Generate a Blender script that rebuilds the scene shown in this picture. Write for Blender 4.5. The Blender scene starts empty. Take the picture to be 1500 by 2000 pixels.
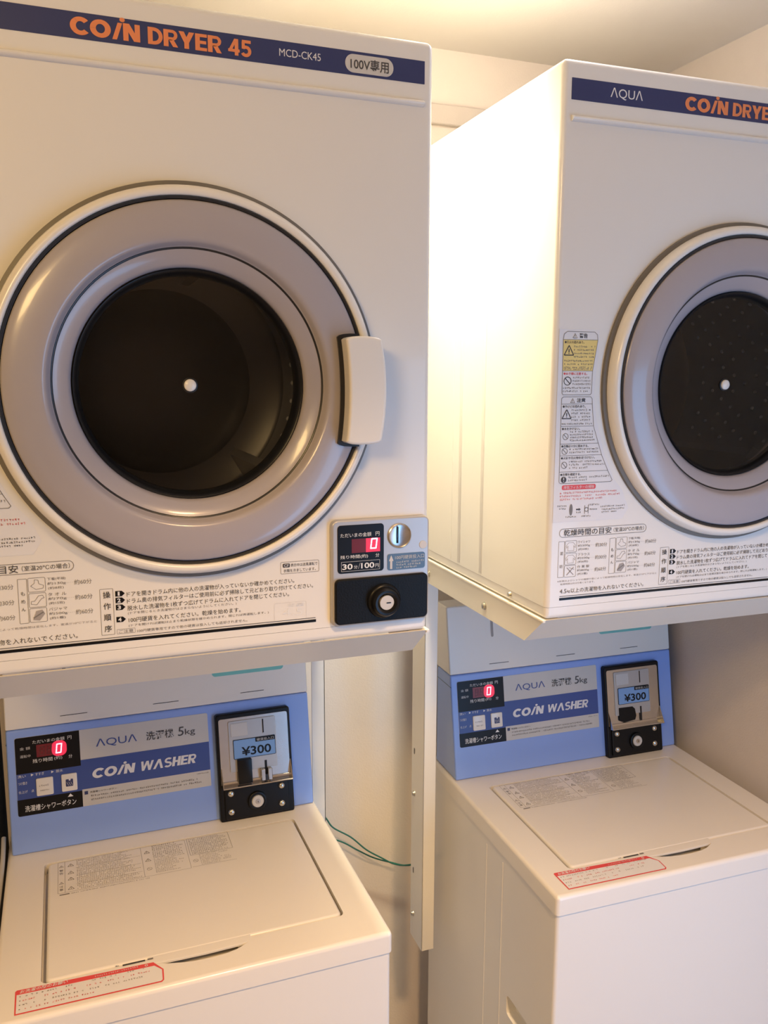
import bpy, bmesh, math, random
from mathutils import Matrix, Vector

S = bpy.context.scene
COL = S.collection
random.seed(5)

# ------------------------------------------------------------------ camera
FPX = 1663.6                       # focal length in pixels of the 1500 x 2000 frame
YAW, PITCH, ROLL = 0.36, -0.1602, 0.0032
cy_, sy_ = math.cos(YAW), math.sin(YAW)
cp_, sp_ = math.cos(PITCH), math.sin(PITCH)
fwd = Vector((sy_ * cp_, cy_ * cp_, sp_))
rgt = Vector((cy_, -sy_, 0))
upv = rgt.cross(fwd)
cr_, sr_ = math.cos(ROLL), math.sin(ROLL)
r2 = rgt * cr_ + upv * sr_
u2 = upv * cr_ - rgt * sr_
cam_data = bpy.data.cameras.new('camera')
cam = bpy.data.objects.new('camera', cam_data)
COL.objects.link(cam)
cam.matrix_world = Matrix(((r2.x, u2.x, -fwd.x, 0.1457), (r2.y, u2.y, -fwd.y, -0.941),
                           (r2.z, u2.z, -fwd.z, 1.5142), (0, 0, 0, 1)))
cam_data.sensor_fit = 'HORIZONTAL'
cam_data.sensor_width = 36.0
cam_data.lens = 36.0 * FPX / 1500.0
cam_data.clip_start = 0.02
S.camera = cam

# ------------------------------------------------------------------ world, lights, exposure
world = bpy.data.worlds.new('world')
S.world = world
world.use_nodes = True
world.node_tree.nodes['Background'].inputs[0].default_value = (1.0, 0.86, 0.72, 1)
world.node_tree.nodes['Background'].inputs[1].default_value = 0.12


def area(name, loc, target, size, power, color, size_y=None, spread=None):
    d = bpy.data.lights.new(name, 'AREA')
    d.energy, d.color, d.size = power, color, size
    if size_y:
        d.shape = 'RECTANGLE'
        d.size_y = size_y
    if spread:
        d.spread = spread
    o = bpy.data.objects.new(name, d)
    COL.objects.link(o)
    o.location = loc
    o.rotation_euler = (Vector(target) - Vector(loc)).to_track_quat('-Z', 'Y').to_euler()
    return o


def point(name, loc, radius, power, color):
    d = bpy.data.lights.new(name, 'POINT')
    d.energy, d.color, d.shadow_soft_size = power, color, radius
    o = bpy.data.objects.new(name, d)
    COL.objects.link(o)
    o.location = loc
    return o


point('ceiling_lamp', (0.80, 0.06, 2.045), 0.05, 2.10, (0.952, 0.905, 1.000))
area('gap_fill_light', (0.64, 0.17, 2.09), (0.655, 0.44, 0.9), 0.08, 5.80, (1.000, 0.862, 0.579), None, math.radians(110))  # unseen light added to brighten the back wall and the dryer side
area('room_downlight', (0.52, -0.90, 2.10), (0.52, -0.90, 0.0), 0.12, 16.32, (1.000, 0.625, 0.309), None, math.radians(110))
area('far_lamp', (-0.45, -1.10, 2.09), (0.35, 0.0, 0.9), 0.45, 18.00, (1.000, 0.660, 0.267), None)
area('doorway_daylight', (1.29, -0.95, 0.83), (0.85, 0.15, 0.78), 0.7, 16.00, (0.169, 0.506, 1.000), 1.45)

S.view_settings.view_transform = 'Standard'
S.view_settings.look = 'None'
S.view_settings.gamma = 1.0
S.view_settings.use_curve_mapping = False
S.view_settings.exposure = 0.0

# ------------------------------------------------------------------ materials


def mat(name, color, rough=0.4, metal=0.0, coat=0.0, var=0.03, scale=18.0, emit=None, estr=0.0, bump=0.0,
        spec=0.5, bscale=260.0):
    m = bpy.data.materials.new(name)
    m.use_nodes = True
    nt = m.node_tree
    b = nt.nodes['Principled BSDF']
    b.inputs['Metallic'].default_value = metal
    b.inputs['Roughness'].default_value = rough
    b.inputs['Coat Weight'].default_value = coat
    b.inputs['Coat Roughness'].default_value = 0.06
    b.inputs['Specular IOR Level'].default_value = spec
    tc = nt.nodes.new('ShaderNodeTexCoord')
    nz = nt.nodes.new('ShaderNodeTexNoise')
    nz.inputs['Scale'].default_value = scale
    nz.inputs['Detail'].default_value = 3.0
    nt.links.new(tc.outputs['Object'], nz.inputs['Vector'])
    mx = nt.nodes.new('ShaderNodeMix')
    mx.data_type = 'RGBA'
    c0 = tuple(max(0.0, c * (1 - var)) for c in color)
    c1 = tuple(min(1.0, c * (1 + var)) for c in color)
    mx.inputs['A'].default_value = (*c0, 1)
    mx.inputs['B'].default_value = (*c1, 1)
    nt.links.new(nz.outputs['Fac'], mx.inputs['Factor'])
    nt.links.new(mx.outputs['Result'], b.inputs['Base Color'])
    if bump:
        n2 = nt.nodes.new('ShaderNodeTexNoise')
        n2.inputs['Scale'].default_value = bscale
        nt.links.new(tc.outputs['Object'], n2.inputs['Vector'])
        bp = nt.nodes.new('ShaderNodeBump')
        bp.inputs['Strength'].default_value = bump
        bp.inputs['Distance'].default_value = 0.001
        nt.links.new(n2.outputs['Fac'], bp.inputs['Height'])
        nt.links.new(bp.outputs['Normal'], b.inputs['Normal'])
    if emit:
        b.inputs['Emission Color'].default_value = (*emit, 1)
        b.inputs['Emission Strength'].default_value = estr
    return m


def glass(name, tint, rough=0.03):
    m = bpy.data.materials.new(name)
    m.use_nodes = True
    nt = m.node_tree
    nt.nodes.clear()
    out = nt.nodes.new('ShaderNodeOutputMaterial')
    tr = nt.nodes.new('ShaderNodeBsdfTransparent')
    tr.inputs[0].default_value = (*tint, 1)
    gl = nt.nodes.new('ShaderNodeBsdfGlossy')
    gl.inputs['Roughness'].default_value = rough
    fr = nt.nodes.new('ShaderNodeFresnel')
    fr.inputs['IOR'].default_value = 1.5
    nz = nt.nodes.new('ShaderNodeTexNoise')
    nz.inputs['Scale'].default_value = 9.0
    mp = nt.nodes.new('ShaderNodeMapRange')
    mp.inputs['To Min'].default_value = rough * 0.7
    mp.inputs['To Max'].default_value = rough * 1.5
    nt.links.new(nz.outputs['Fac'], mp.inputs['Value'])
    nt.links.new(mp.outputs['Result'], gl.inputs['Roughness'])
    mx = nt.nodes.new('ShaderNodeMixShader')
    nt.links.new(fr.outputs[0], mx.inputs[0])
    nt.links.new(tr.outputs[0], mx.inputs[1])
    nt.links.new(gl.outputs[0], mx.inputs[2])
    nt.links.new(mx.outputs[0], out.inputs['Surface'])
    return m


M = dict(
    enamel=mat('white_enamel', (0.80, 0.775, 0.735), 0.30, coat=0.25, var=0.012, scale=3, bump=0.05, bscale=120),
    ivory=mat('ivory_plastic', (0.82, 0.78, 0.72), 0.28, coat=0.2, var=0.012),
    rack=mat('cream_painted_steel', (0.80, 0.755, 0.67), 0.38, coat=0.15, var=0.015, bump=0.05, bscale=160),
    smoke=mat('smoky_lavender_plastic', (0.40, 0.365, 0.385), 0.24, coat=0.25, var=0.04, scale=7),
    seam=mat('dark_seam', (0.05, 0.045, 0.04), 0.6),
    rubber=mat('black_rubber', (0.012, 0.012, 0.014), 0.35, coat=0.2),
    joint_shade=mat('grey_joint_shade', (0.17, 0.155, 0.135), 0.5),
    black=mat('black_plastic', (0.007, 0.007, 0.008), 0.32, spec=0.25),
    blacksatin=mat('black_satin_plastic', (0.008, 0.008, 0.008), 0.38, spec=0.14, bump=0.25, bscale=500),
    navy=mat('navy_band', (0.035, 0.045, 0.135), 0.35),
    blue=mat('royal_blue_print', (0.045, 0.085, 0.30), 0.35),
    sky=mat('sky_blue_plastic', (0.27, 0.41, 0.84), 0.30, coat=0.2, var=0.02, bump=0.04, bscale=90),
    orange=mat('orange_print', (0.80, 0.26, 0.10), 0.5),
    print=mat('charcoal_print', (0.06, 0.055, 0.055), 0.6),
    printlt=mat('grey_print', (0.20, 0.185, 0.175), 0.6),
    printmid=mat('mid_grey_print', (0.36, 0.33, 0.31), 0.6),
    white=mat('white_print', (0.80, 0.79, 0.77), 0.5),
    paper=mat('white_label', (0.76, 0.75, 0.76), 0.45),
    pale=mat('pale_grey_label', (0.60, 0.575, 0.545), 0.4),
    tan=mat('grey_beige_legend', (0.50, 0.475, 0.43), 0.4),
    yellow=mat('yellow_label', (0.80, 0.62, 0.20), 0.45),
    red=mat('red_print', (0.72, 0.075, 0.075), 0.5),
    pink=mat('faded_red_print', (0.80, 0.22, 0.22), 0.5),
    teal=mat('teal_sticker', (0.20, 0.55, 0.50), 0.45),
    steel=mat('brushed_steel', (0.62, 0.60, 0.57), 0.25, metal=1.0, var=0.06, scale=60),
    silver=mat('silver_paint', (0.50, 0.48, 0.46), 0.35, metal=0.35, var=0.02),
    chrome=mat('chrome', (0.70, 0.69, 0.68), 0.12, metal=1.0, var=0.02),
    zinc=mat('zinc_screw', (0.66, 0.64, 0.56), 0.3, metal=1.0),
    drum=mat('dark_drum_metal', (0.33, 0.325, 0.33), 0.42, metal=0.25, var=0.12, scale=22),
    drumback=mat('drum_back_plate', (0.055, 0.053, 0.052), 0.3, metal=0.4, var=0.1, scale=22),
    dimple=mat('drum_dimple', (0.88, 0.88, 0.9), 0.3, metal=0.2),
    price=mat('price_plate_blue', (0.21, 0.38, 0.68), 0.35),
    infoblue=mat('steel_blue_plate', (0.085, 0.155, 0.26), 0.35),
    led=mat('lit_digit', (0.9, 0.3, 0.35), 0.4, emit=(1.0, 0.40, 0.55), estr=3.2),
    ledglow=mat('red_display_glow', (0.25, 0.02, 0.03), 0.25, emit=(1.0, 0.035, 0.10), estr=0.75),
    leddim=mat('dim_red_display', (0.09, 0.012, 0.016), 0.25, emit=(1.0, 0.05, 0.08), estr=0.05),
    segoff=mat('unlit_digit', (0.13, 0.022, 0.026), 0.4),
    wire=mat('green_wire', (0.03, 0.17, 0.14), 0.4),
    clear=mat('milky_tube', (0.42, 0.41, 0.39), 0.25),
    filler=mat('black_filler', (0.006, 0.006, 0.006), 0.6),
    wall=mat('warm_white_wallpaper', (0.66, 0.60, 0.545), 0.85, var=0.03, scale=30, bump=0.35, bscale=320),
    wallback=mat('lit_wallpaper', (0.85, 0.775, 0.70), 0.8, var=0.02, scale=30, bump=0.3, bscale=320),  # same wallpaper as the other walls, light on it put into the colour
    ceil=mat('ceiling_paint', (0.74, 0.70, 0.65), 0.9, var=0.02, bump=0.2, bscale=300),
    floor=mat('floor_vinyl', (0.30, 0.26, 0.22), 0.5, var=0.15, scale=8),
    glasspane=glass('door_glass', (0.86, 0.86, 0.88)),
)

# ------------------------------------------------------------------ geometry helpers
# A frame maps flat (u, v, height) coordinates of a surface into the machine's space.


def frame(o, u, v):
    u, v, o = Vector(u), Vector(v), Vector(o)
    h = u.cross(v)
    return Matrix(((u.x, v.x, h.x, o.x), (u.y, v.y, h.y, o.y), (u.z, v.z, h.z, o.z), (0, 0, 0, 1)))


ID = Matrix.Identity(4)
FRONT = frame((0, 0, 0), (1, 0, 0), (0, 0, 1))
_tc = {}


def text_tris(s, bold=0.0, shear=0.0, spacing=1.0):
    key = (s, bold, shear, spacing)
    if key not in _tc:
        c = bpy.data.curves.new('txt', 'FONT')
        c.body = s
        c.resolution_u = 3
        c.offset = bold
        c.shear = shear
        c.space_character = spacing
        c.fill_mode = 'FRONT'
        o = bpy.data.objects.new('txt', c)
        COL.objects.link(o)
        me = bpy.data.meshes.new_from_object(o)
        pts = [(v.co.x, v.co.y) for v in me.vertices]
        tri = [tuple(p.vertices) for p in me.polygons]
        bpy.data.objects.remove(o)
        bpy.data.curves.remove(c)
        bpy.data.meshes.remove(me)
        xs = [p[0] for p in pts]
        ys = [p[1] for p in pts]
        _tc[key] = (pts, tri, min(xs), max(xs), min(ys), max(ys))
    return _tc[key]


def rr(u0, v0, u1, v1, r, n=5):
    """rounded rectangle outline, counter-clockwise; r may be a 4-tuple (bl, br, tr, tl)"""
    rs = (r,) * 4 if not isinstance(r, tuple) else r
    out = []
    for (cu, cv, a0, k) in ((u0, v0, 180, 0), (u1, v0, 270, 1), (u1, v1, 0, 2), (u0, v1, 90, 3)):
        q = rs[k]
        if q <= 0:
            out.append((cu, cv))
            continue
        mu = cu + q if k in (0, 3) else cu - q
        mv = cv + q if k in (0, 1) else cv - q
        for i in range(n + 1):
            a = math.radians(a0 + 90 * i / n)
            out.append((mu + q * math.cos(a), mv + q * math.sin(a)))
    return out


def chaikin(P, n):
    for _ in range(n):
        Q = []
        for a, b in zip(P, P[1:] + P[:1]):
            Q += [(a[0] * .75 + b[0] * .25, a[1] * .75 + b[1] * .25), (a[0] * .25 + b[0] * .75, a[1] * .25 + b[1] * .75)]
        P = Q
    return P


class MB:
    def __init__(self, F=ID):
        self.bm = bmesh.new()
        self.mats = []
        self.F = F

    def mi(self, m):
        if m not in self.mats:
            self.mats.append(m)
        return self.mats.index(m)

    def face(self, pts, m):
        vs = [self.bm.verts.new(self.F @ Vector(p)) for p in pts]
        f = self.bm.faces.new(vs)
        f.material_index = self.mi(m)
        return f

    def poly(self, pts2, h, m):
        return self.face([(u, v, h) for u, v in pts2], m)

    def rect(self, u0, v0, u1, v1, h, m):
        self.poly([(u0, v0), (u1, v0), (u1, v1), (u0, v1)], h, m)

    def strip(self, a, b, h, m, closed=True):
        """flat band between two outlines of equal length"""
        A = [self.bm.verts.new(self.F @ Vector((u, v, h))) for u, v in a]
        B = [self.bm.verts.new(self.F @ Vector((u, v, h))) for u, v in b]
        n = len(A)
        k = self.mi(m)
        for i in range(n if closed else n - 1):
            j = (i + 1) % n
            f = self.bm.faces.new((A[i], A[j], B[j], B[i]))
            f.material_index = k

    def outline(self, u0, v0, u1, v1, r, w, h, m):
        self.strip(rr(u0, v0, u1, v1, r), rr(u0 + w, v0 + w, u1 - w, v1 - w, max(r - w, 0.0001) if r else 0), h, m)

    def line(self, p, q, w, h, m):
        d = Vector((q[0] - p[0], q[1] - p[1]))
        d.normalize()
        n = Vector((-d.y, d.x)) * w / 2
        self.poly([(p[0] - n.x, p[1] - n.y), (q[0] - n.x, q[1] - n.y), (q[0] + n.x, q[1] + n.y), (p[0] + n.x, p[1] + n.y)], h, m)

    def path(self, pts, w, h, m):
        for a, b in zip(pts, pts[1:]):
            self.line(a, b, w, h, m)

    def disc(self, u, v, r, h, m, n=24, rv=None):
        rv = rv or r
        self.poly([(u + r * math.cos(2 * math.pi * i / n), v + rv * math.sin(2 * math.pi * i / n)) for i in range(n)], h, m)

    def annulus(self, u, v, r0, r1, h, m, n=32):
        a = [(u + r0 * math.cos(2 * math.pi * i / n), v + r0 * math.sin(2 * math.pi * i / n)) for i in range(n)]
        b = [(u + r1 * math.cos(2 * math.pi * i / n), v + r1 * math.sin(2 * math.pi * i / n)) for i in range(n)]
        self.strip(b, a, h, m)

    def prism(self, pts, h0, h1, m, bev=0.0, seg=2):
        """solid with outline pts between heights h0 and h1, upper edge bevelled"""
        n = len(pts)
        k = self.mi(m)
        A = [self.bm.verts.new(self.F @ Vector((u, v, h0))) for u, v in pts]
        rings = [A]
        if bev:
            cu = sum(p[0] for p in pts) / n
            cv = sum(p[1] for p in pts) / n
            nor = []
            for i in range(n):
                p0, p1, p2 = Vector(pts[i - 1]), Vector(pts[i]), Vector(pts[(i + 1) % n])
                e = (p2 - p0)
                if e.length < 1e-9:
                    e = p1 - p0
                e.normalize()
                nor.append(Vector((e.y, -e.x)))
            for s in range(seg + 1):
                a = math.pi / 2 * s / seg
                ins, hh = bev * (1 - math.cos(a)), h1 - bev + bev * math.sin(a)
                rings.append([self.bm.verts.new(self.F @ Vector((pts[i][0] - nor[i].x * ins, pts[i][1] - nor[i].y * ins, hh))) for i in range(n)])
        else:
            rings.append([self.bm.verts.new(self.F @ Vector((u, v, h1))) for u, v in pts])
        for a, b in zip(rings, rings[1:]):
            for i in range(n):
                j = (i + 1) % n
                f = self.bm.faces.new((a[i], a[j], b[j], b[i]))
                f.material_index = k
        f = self.bm.faces.new(rings[-1])
        f.material_index = k
        f = self.bm.faces.new(list(reversed(A)))
        f.material_index = k

    def lathe(self, prof, u, v, m, n=96, cap0=False, cap1=False):
        """profile of (radius, height) turned about the surface normal at (u, v)"""
        k = self.mi(m)
        rings = []
        for r, h in prof:
            if r < 1e-7:
                rings.append([self.bm.verts.new(self.F @ Vector((u, v, h)))])
            else:
                rings.append([self.bm.verts.new(self.F @ Vector((u + r * math.cos(2 * math.pi * i / n), v + r * math.sin(2 * math.pi * i / n), h))) for i in range(n)])
        for a, b in zip(rings, rings[1:]):
            for i in range(n):
                j = (i + 1) % n
                if len(a) == 1:
                    vs = (a[0], b[j], b[i])
                elif len(b) == 1:
                    vs = (a[i], a[j], b[0])
                else:
                    vs = (a[i], a[j], b[j], b[i])
                f = self.bm.faces.new(vs)
                f.material_index = k
        if cap0:
            self.bm.faces.new(rings[0]).material_index = k
        if cap1:
            self.bm.faces.new(rings[-1]).material_index = k

    def box(self, x0, y0, z0, x1, y1, z1, m, bev=0.0, seg=3, sharp=None):
        b = bmesh.new()
        bmesh.ops.create_cube(b, size=1)
        for v in b.verts:
            v.co = Vector(((x0 + x1) / 2 + v.co.x * (x1 - x0), (y0 + y1) / 2 + v.co.y * (y1 - y0), (z0 + z1) / 2 + v.co.z * (z1 - z0)))
        if bev:
            ed = b.edges[:]
            if sharp is not None:      # leave the edges of this level square
                ed = [e for e in ed if not all(abs(v.co.z - sharp) < 1e-6 for v in e.verts)]
            bmesh.ops.bevel(b, geom=ed, offset=bev, segments=seg, profile=0.5, affect='EDGES')
        self.absorb(b, m)

    def absorb(self, b, m):
        k = self.mi(m)
        mp = {v: self.bm.verts.new(self.F @ v.co) for v in b.verts}
        for f in b.faces:
            self.bm.faces.new([mp[v] for v in f.verts]).material_index = k
        b.free()

    def tube(self, pts, r, m, n=10):
        k = self.mi(m)
        P = [Vector(p) for p in pts]
        rings = []
        for i, p in enumerate(P):
            t = (P[min(i + 1, len(P) - 1)] - P[max(i - 1, 0)]).normalized()
            a = t.orthogonal().normalized() if abs(t.z) > 0.95 else t.cross(Vector((0, 0, 1))).normalized()
            b = t.cross(a)
            rings.append([self.bm.verts.new(self.F @ (p + a * r * math.cos(2 * math.pi * j / n) + b * r * math.sin(2 * math.pi * j / n))) for j in range(n)])
        for a, b in zip(rings, rings[1:]):
            for j in range(n):
                self.bm.faces.new((a[j], a[(j + 1) % n], b[(j + 1) % n], b[j])).material_index = k
        for e in (rings[0], rings[-1]):
            self.bm.faces.new(e).material_index = k

    def text(self, s, u0, u1, vc, m, h=0.0004, ht=None, bold=0.0, shear=0.0, spacing=1.0):
        pts, tri, x0, x1, y0, y1 = text_tris(s, bold, shear, spacing)
        sx = (u1 - u0) / (x1 - x0)
        sy = (ht / (y1 - y0)) if ht else sx
        k = self.mi(m)
        V = [self.bm.verts.new(self.F @ Vector((u0 + (x - x0) * sx, vc + (y - (y0 + y1) / 2) * sy, h))) for x, y in pts]
        for t in tri:
            try:
                self.bm.faces.new([V[i] for i in t]).material_index = k
            except ValueError:
                pass

    def block(self, word, u0, u1, v0, v1, m, h, shear=0.0, gap=0.045):
        """heavy grotesque capitals drawn as strokes, set between u0 and u1"""
        T = 0.255
        wid = dict(C=.80, O=.9, N=.74, D=.78, R=.76, Y=.84, E=.64, H=.74, S=.74, W=1.18, A=.92)
        wid.update({'4': .70, '5': .68, ' ': .34, '/': .44})
        total = sum(wid[c] for c in word) + gap * (len(word) - 1)
        sc, H = (u1 - u0) / total, v1 - v0
        k = self.mi(m)
        lift = [0]

        def put(pts, x):
            if sum(a[0] * b[1] - b[0] * a[1] for a, b in zip(pts, pts[1:] + pts[:1])) < 0:
                pts = pts[::-1]
            lift[0] = (lift[0] + 1) % 7
            vs = [self.bm.verts.new(self.F @ Vector((u0 + (x + px) * sc + shear * py * H, v0 + py * H, h + lift[0] * 0.00004))) for px, py in pts]
            self.bm.faces.new(vs).material_index = k

        def bar(x, a, b):
            put([(a[0], a[1]), (b[0], a[1]), (b[0], b[1]), (a[0], b[1])], x)

        def slant(x, xa, xb, ya=0.0, yb=1.0, t=T):
            put([(xa - t / 2, ya), (xa + t / 2, ya), (xb + t / 2, yb), (xb - t / 2, yb)], x)

        def arc(x, c, r, a0, a1, n=20, t=T):
            for i in range(n):
                q = [math.radians(a0 + (a1 - a0) * j / n) for j in (i, i + 1)]
                ri = (r[0] - t, r[1] - t)
                put([(c[0] + ri[0] * math.cos(q[0]), c[1] + ri[1] * math.sin(q[0])), (c[0] + r[0] * math.cos(q[0]), c[1] + r[1] * math.sin(q[0])),
                     (c[0] + r[0] * math.cos(q[1]), c[1] + r[1] * math.sin(q[1])), (c[0] + ri[0] * math.cos(q[1]), c[1] + ri[1] * math.sin(q[1]))], x)
        x = 0.0
        for c in word:
            w = wid[c]
            if c == 'C':
                arc(x, (.45, .5), (.45, .52), 42, 318)
            elif c == 'O':
                arc(x, (w / 2, .5), (w / 2, .52), 0, 360, 28)
            elif c == 'N':
                bar(x, (0, 0), (T * .9, 1))
                bar(x, (w - T * .9, 0), (w, 1))
                slant(x, w - T * .55, T * .55, t=T * 1.05)
            elif c == 'H':
                bar(x, (0, 0), (T, 1))
                bar(x, (w - T, 0), (w, 1))
                bar(x, (T, .41), (w - T, .61))
            elif c == 'D':
                bar(x, (0, 0), (T, 1))
                bar(x, (T, 0), (w - .46, .2))
                bar(x, (T, .8), (w - .46, 1))
                arc(x, (w - .46, .5), (.46, .5), -90, 90, t=.21)
            elif c == 'R':
                bar(x, (0, 0), (T, 1))
                bar(x, (T, .82), (w - .3, 1))
                bar(x, (T, .38), (w - .3, .56))
                arc(x, (w - .31, .69), (.29, .31), -90, 90, t=.18)
                slant(x, w - T * .52, w - .36, 0, .42, T * 1.05)
            elif c == 'Y':
                bar(x, (w / 2 - T / 2, 0), (w / 2 + T / 2, .44))
                slant(x, w / 2, T * .55, .38, 1, T * 1.1)
                slant(x, w / 2, w - T * .55, .38, 1, T * 1.1)
            elif c == 'E':
                bar(x, (0, 0), (T, 1))
                for y in (0, .41, .81):
                    bar(x, (T, y), (w - (.04 if y == .41 else 0), y + .19))
            elif c == '4':
                bar(x, (w - .3, 0), (w - .08, 1))
                bar(x, (0, .2), (w, .38))
                slant(x, .12, w - .22, .3, 1, .2)
            elif c == '5':
                bar(x, (.1, .81), (w - .04, 1))
                bar(x, (.08, .46), (.27, .9))
                arc(x, (w / 2 - .01, .33), (w / 2, .35), -150, 140, t=.2)
            elif c == 'W':
                for a, b in ((.3, .11), (.3, w / 2), (w - .3, w / 2), (w - .3, w - .11)):
                    slant(x, a, b, t=.21)
            elif c == 'A':
                slant(x, .11, w / 2, t=.23)
                slant(x, w - .11, w / 2, t=.23)
            elif c == 'S':
                arc(x, (w / 2, .72), (w / 2 - .02, .30), 35, 270, t=.19)
                arc(x, (w / 2, .29), (w / 2, .31), -145, 90, t=.19)
            elif c == '/':
                slant(x, .10, .36, 0, .98, .2)
                put([(.46 + .12 * math.cos(q * math.pi / 6), 1.17 + .13 * math.sin(q * math.pi / 6)) for q in range(12)], x)
            x += w + gap

    def strokes(self, u0, u1, vc, ht, m, h=0.0004, fill=0.92):
        """a row of fine print too small to read: little character-like strokes"""
        u = u0
        while u < u1 - ht * 0.6:
            if random.random() < fill:
                w = ht * random.uniform(0.6, 0.9)
                t = ht * 0.17
                for q in range(random.choice((1, 2, 2, 3))):
                    y = vc - ht / 2 + ht * random.uniform(0.1, 0.9)
                    self.rect(u, y - t / 2, u + w * random.uniform(0.6, 1), y + t / 2, h, m)
                x = u + w * random.uniform(0.15, 0.8)
                self.rect(x - t / 2, vc - ht / 2, x + t / 2, vc + ht / 2 * random.uniform(0.4, 1), h, m)
            u += ht * 1.02

    def triangle_sign(self, u, v, s, m, h=0.0005):
        a, b, c = (u - s / 2, v), (u + s / 2, v), (u, v + s * 0.87)
        w = s * 0.09
        for p, q in ((a, b), (b, c), (c, a)):
            self.line(p, q, w, h, m)
        self.rect(u - w * 0.6, v + s * 0.25, u + w * 0.6, v + s * 0.55, h, m)
        self.rect(u - w * 0.6, v + s * 0.12, u + w * 0.6, v + s * 0.19, h, m)

    def no_sign(self, u, v, r, m, h=0.0005):
        self.annulus(u, v, r * 0.83, r, h, m)
        self.line((u - r * 0.62, v + r * 0.62), (u + r * 0.62, v - r * 0.62), r * 0.2, h, m)

    def build(self, name, parent=None, smooth=True, angle=32, wn=False, cut=None, label=None):
        me = bpy.data.meshes.new(name)
        bmesh.ops.recalc_face_normals(self.bm, faces=self.bm.faces[:]) if smooth else None
        self.bm.to_mesh(me)
        self.bm.free()
        for m in self.mats:
            me.materials.append(m)
        o = bpy.data.objects.new(name, me)
        COL.objects.link(o)
        if cut:
            for c in cut:
                md = o.modifiers.new('cut', 'BOOLEAN')
                md.object = c
                md.operation = 'DIFFERENCE'
                md.solver = 'EXACT'
            dg = bpy.context.evaluated_depsgraph_get()
            dg.update()
            nm = bpy.data.meshes.new_from_object(o.evaluated_get(dg))
            o.modifiers.clear()
            o.data = nm
            bpy.data.meshes.remove(me)
            nm.name = name
            me = nm
            for c in cut:
                bpy.data.objects.remove(c)
        if smooth:
            for p in me.polygons:
                p.use_smooth = True
            me.set_sharp_from_angle(angle=math.radians(angle))
            if wn:
                md = o.modifiers.new('weighted_normal', 'WEIGHTED_NORMAL')
                md.keep_sharp = True
        if parent:
            o.parent = parent
        if label:
            o['label'] = label
        return o


def thing(name, label, cat, loc, rz=0.0, group=None):
    o = bpy.data.objects.new(name, None)
    COL.objects.link(o)
    o.empty_display_size = 0.05
    o.location = loc
    o.rotation_euler = (0, 0, rz)
    o['label'], o['category'] = label, cat
    if group:
        o['group'] = group
    return o


def tag(o, label, cat, group=None):
    o['label'], o['category'] = label, cat
    if group:
        o['group'] = group
    return o


def copy_tree(src, parent=None):
    c = src.copy()
    COL.objects.link(c)
    if parent:
        c.parent = parent
    for ch in list(src.children):
        copy_tree(ch, c)
    return c


# ------------------------------------------------------------------ the room
XL, XR, YB, YF, ZC = -0.012, 1.312, 0.605, -2.3, 2.108


def structure(name, b, angle=32):
    o = b.build(name, angle=angle)
    o['kind'] = 'structure'
    return o


for nm, bx, mm in (('floor', (-1.2, YF - 0.1, -0.1, XR + 0.1, YB + 0.1, 0.0), 'floor'),
                   ('ceiling', (-1.2, YF - 0.1, ZC, XR + 0.1, YB + 0.1, ZC + 0.1), 'ceil'),
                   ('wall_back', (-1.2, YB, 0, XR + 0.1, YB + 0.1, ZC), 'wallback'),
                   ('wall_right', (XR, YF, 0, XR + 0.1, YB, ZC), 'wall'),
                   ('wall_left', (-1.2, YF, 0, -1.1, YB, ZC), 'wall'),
                   ('wall_front', (-1.2, YF - 0.1, 0, XR + 0.1, YF, ZC), 'wall')):
    b = MB()
    b.box(*bx, M[mm])
    structure(nm, b)
b = MB()
b.box(0.50, YB - 0.012, 1.974, XR, YB, 2.010, M['wall'], 0.003)
structure('trim_1', b)


# ------------------------------------------------------------------ coin dryer
WD, HD, DD = 0.5581, 0.682, 0.50
DCX, DCZ = 0.279, 0.3015


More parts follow.
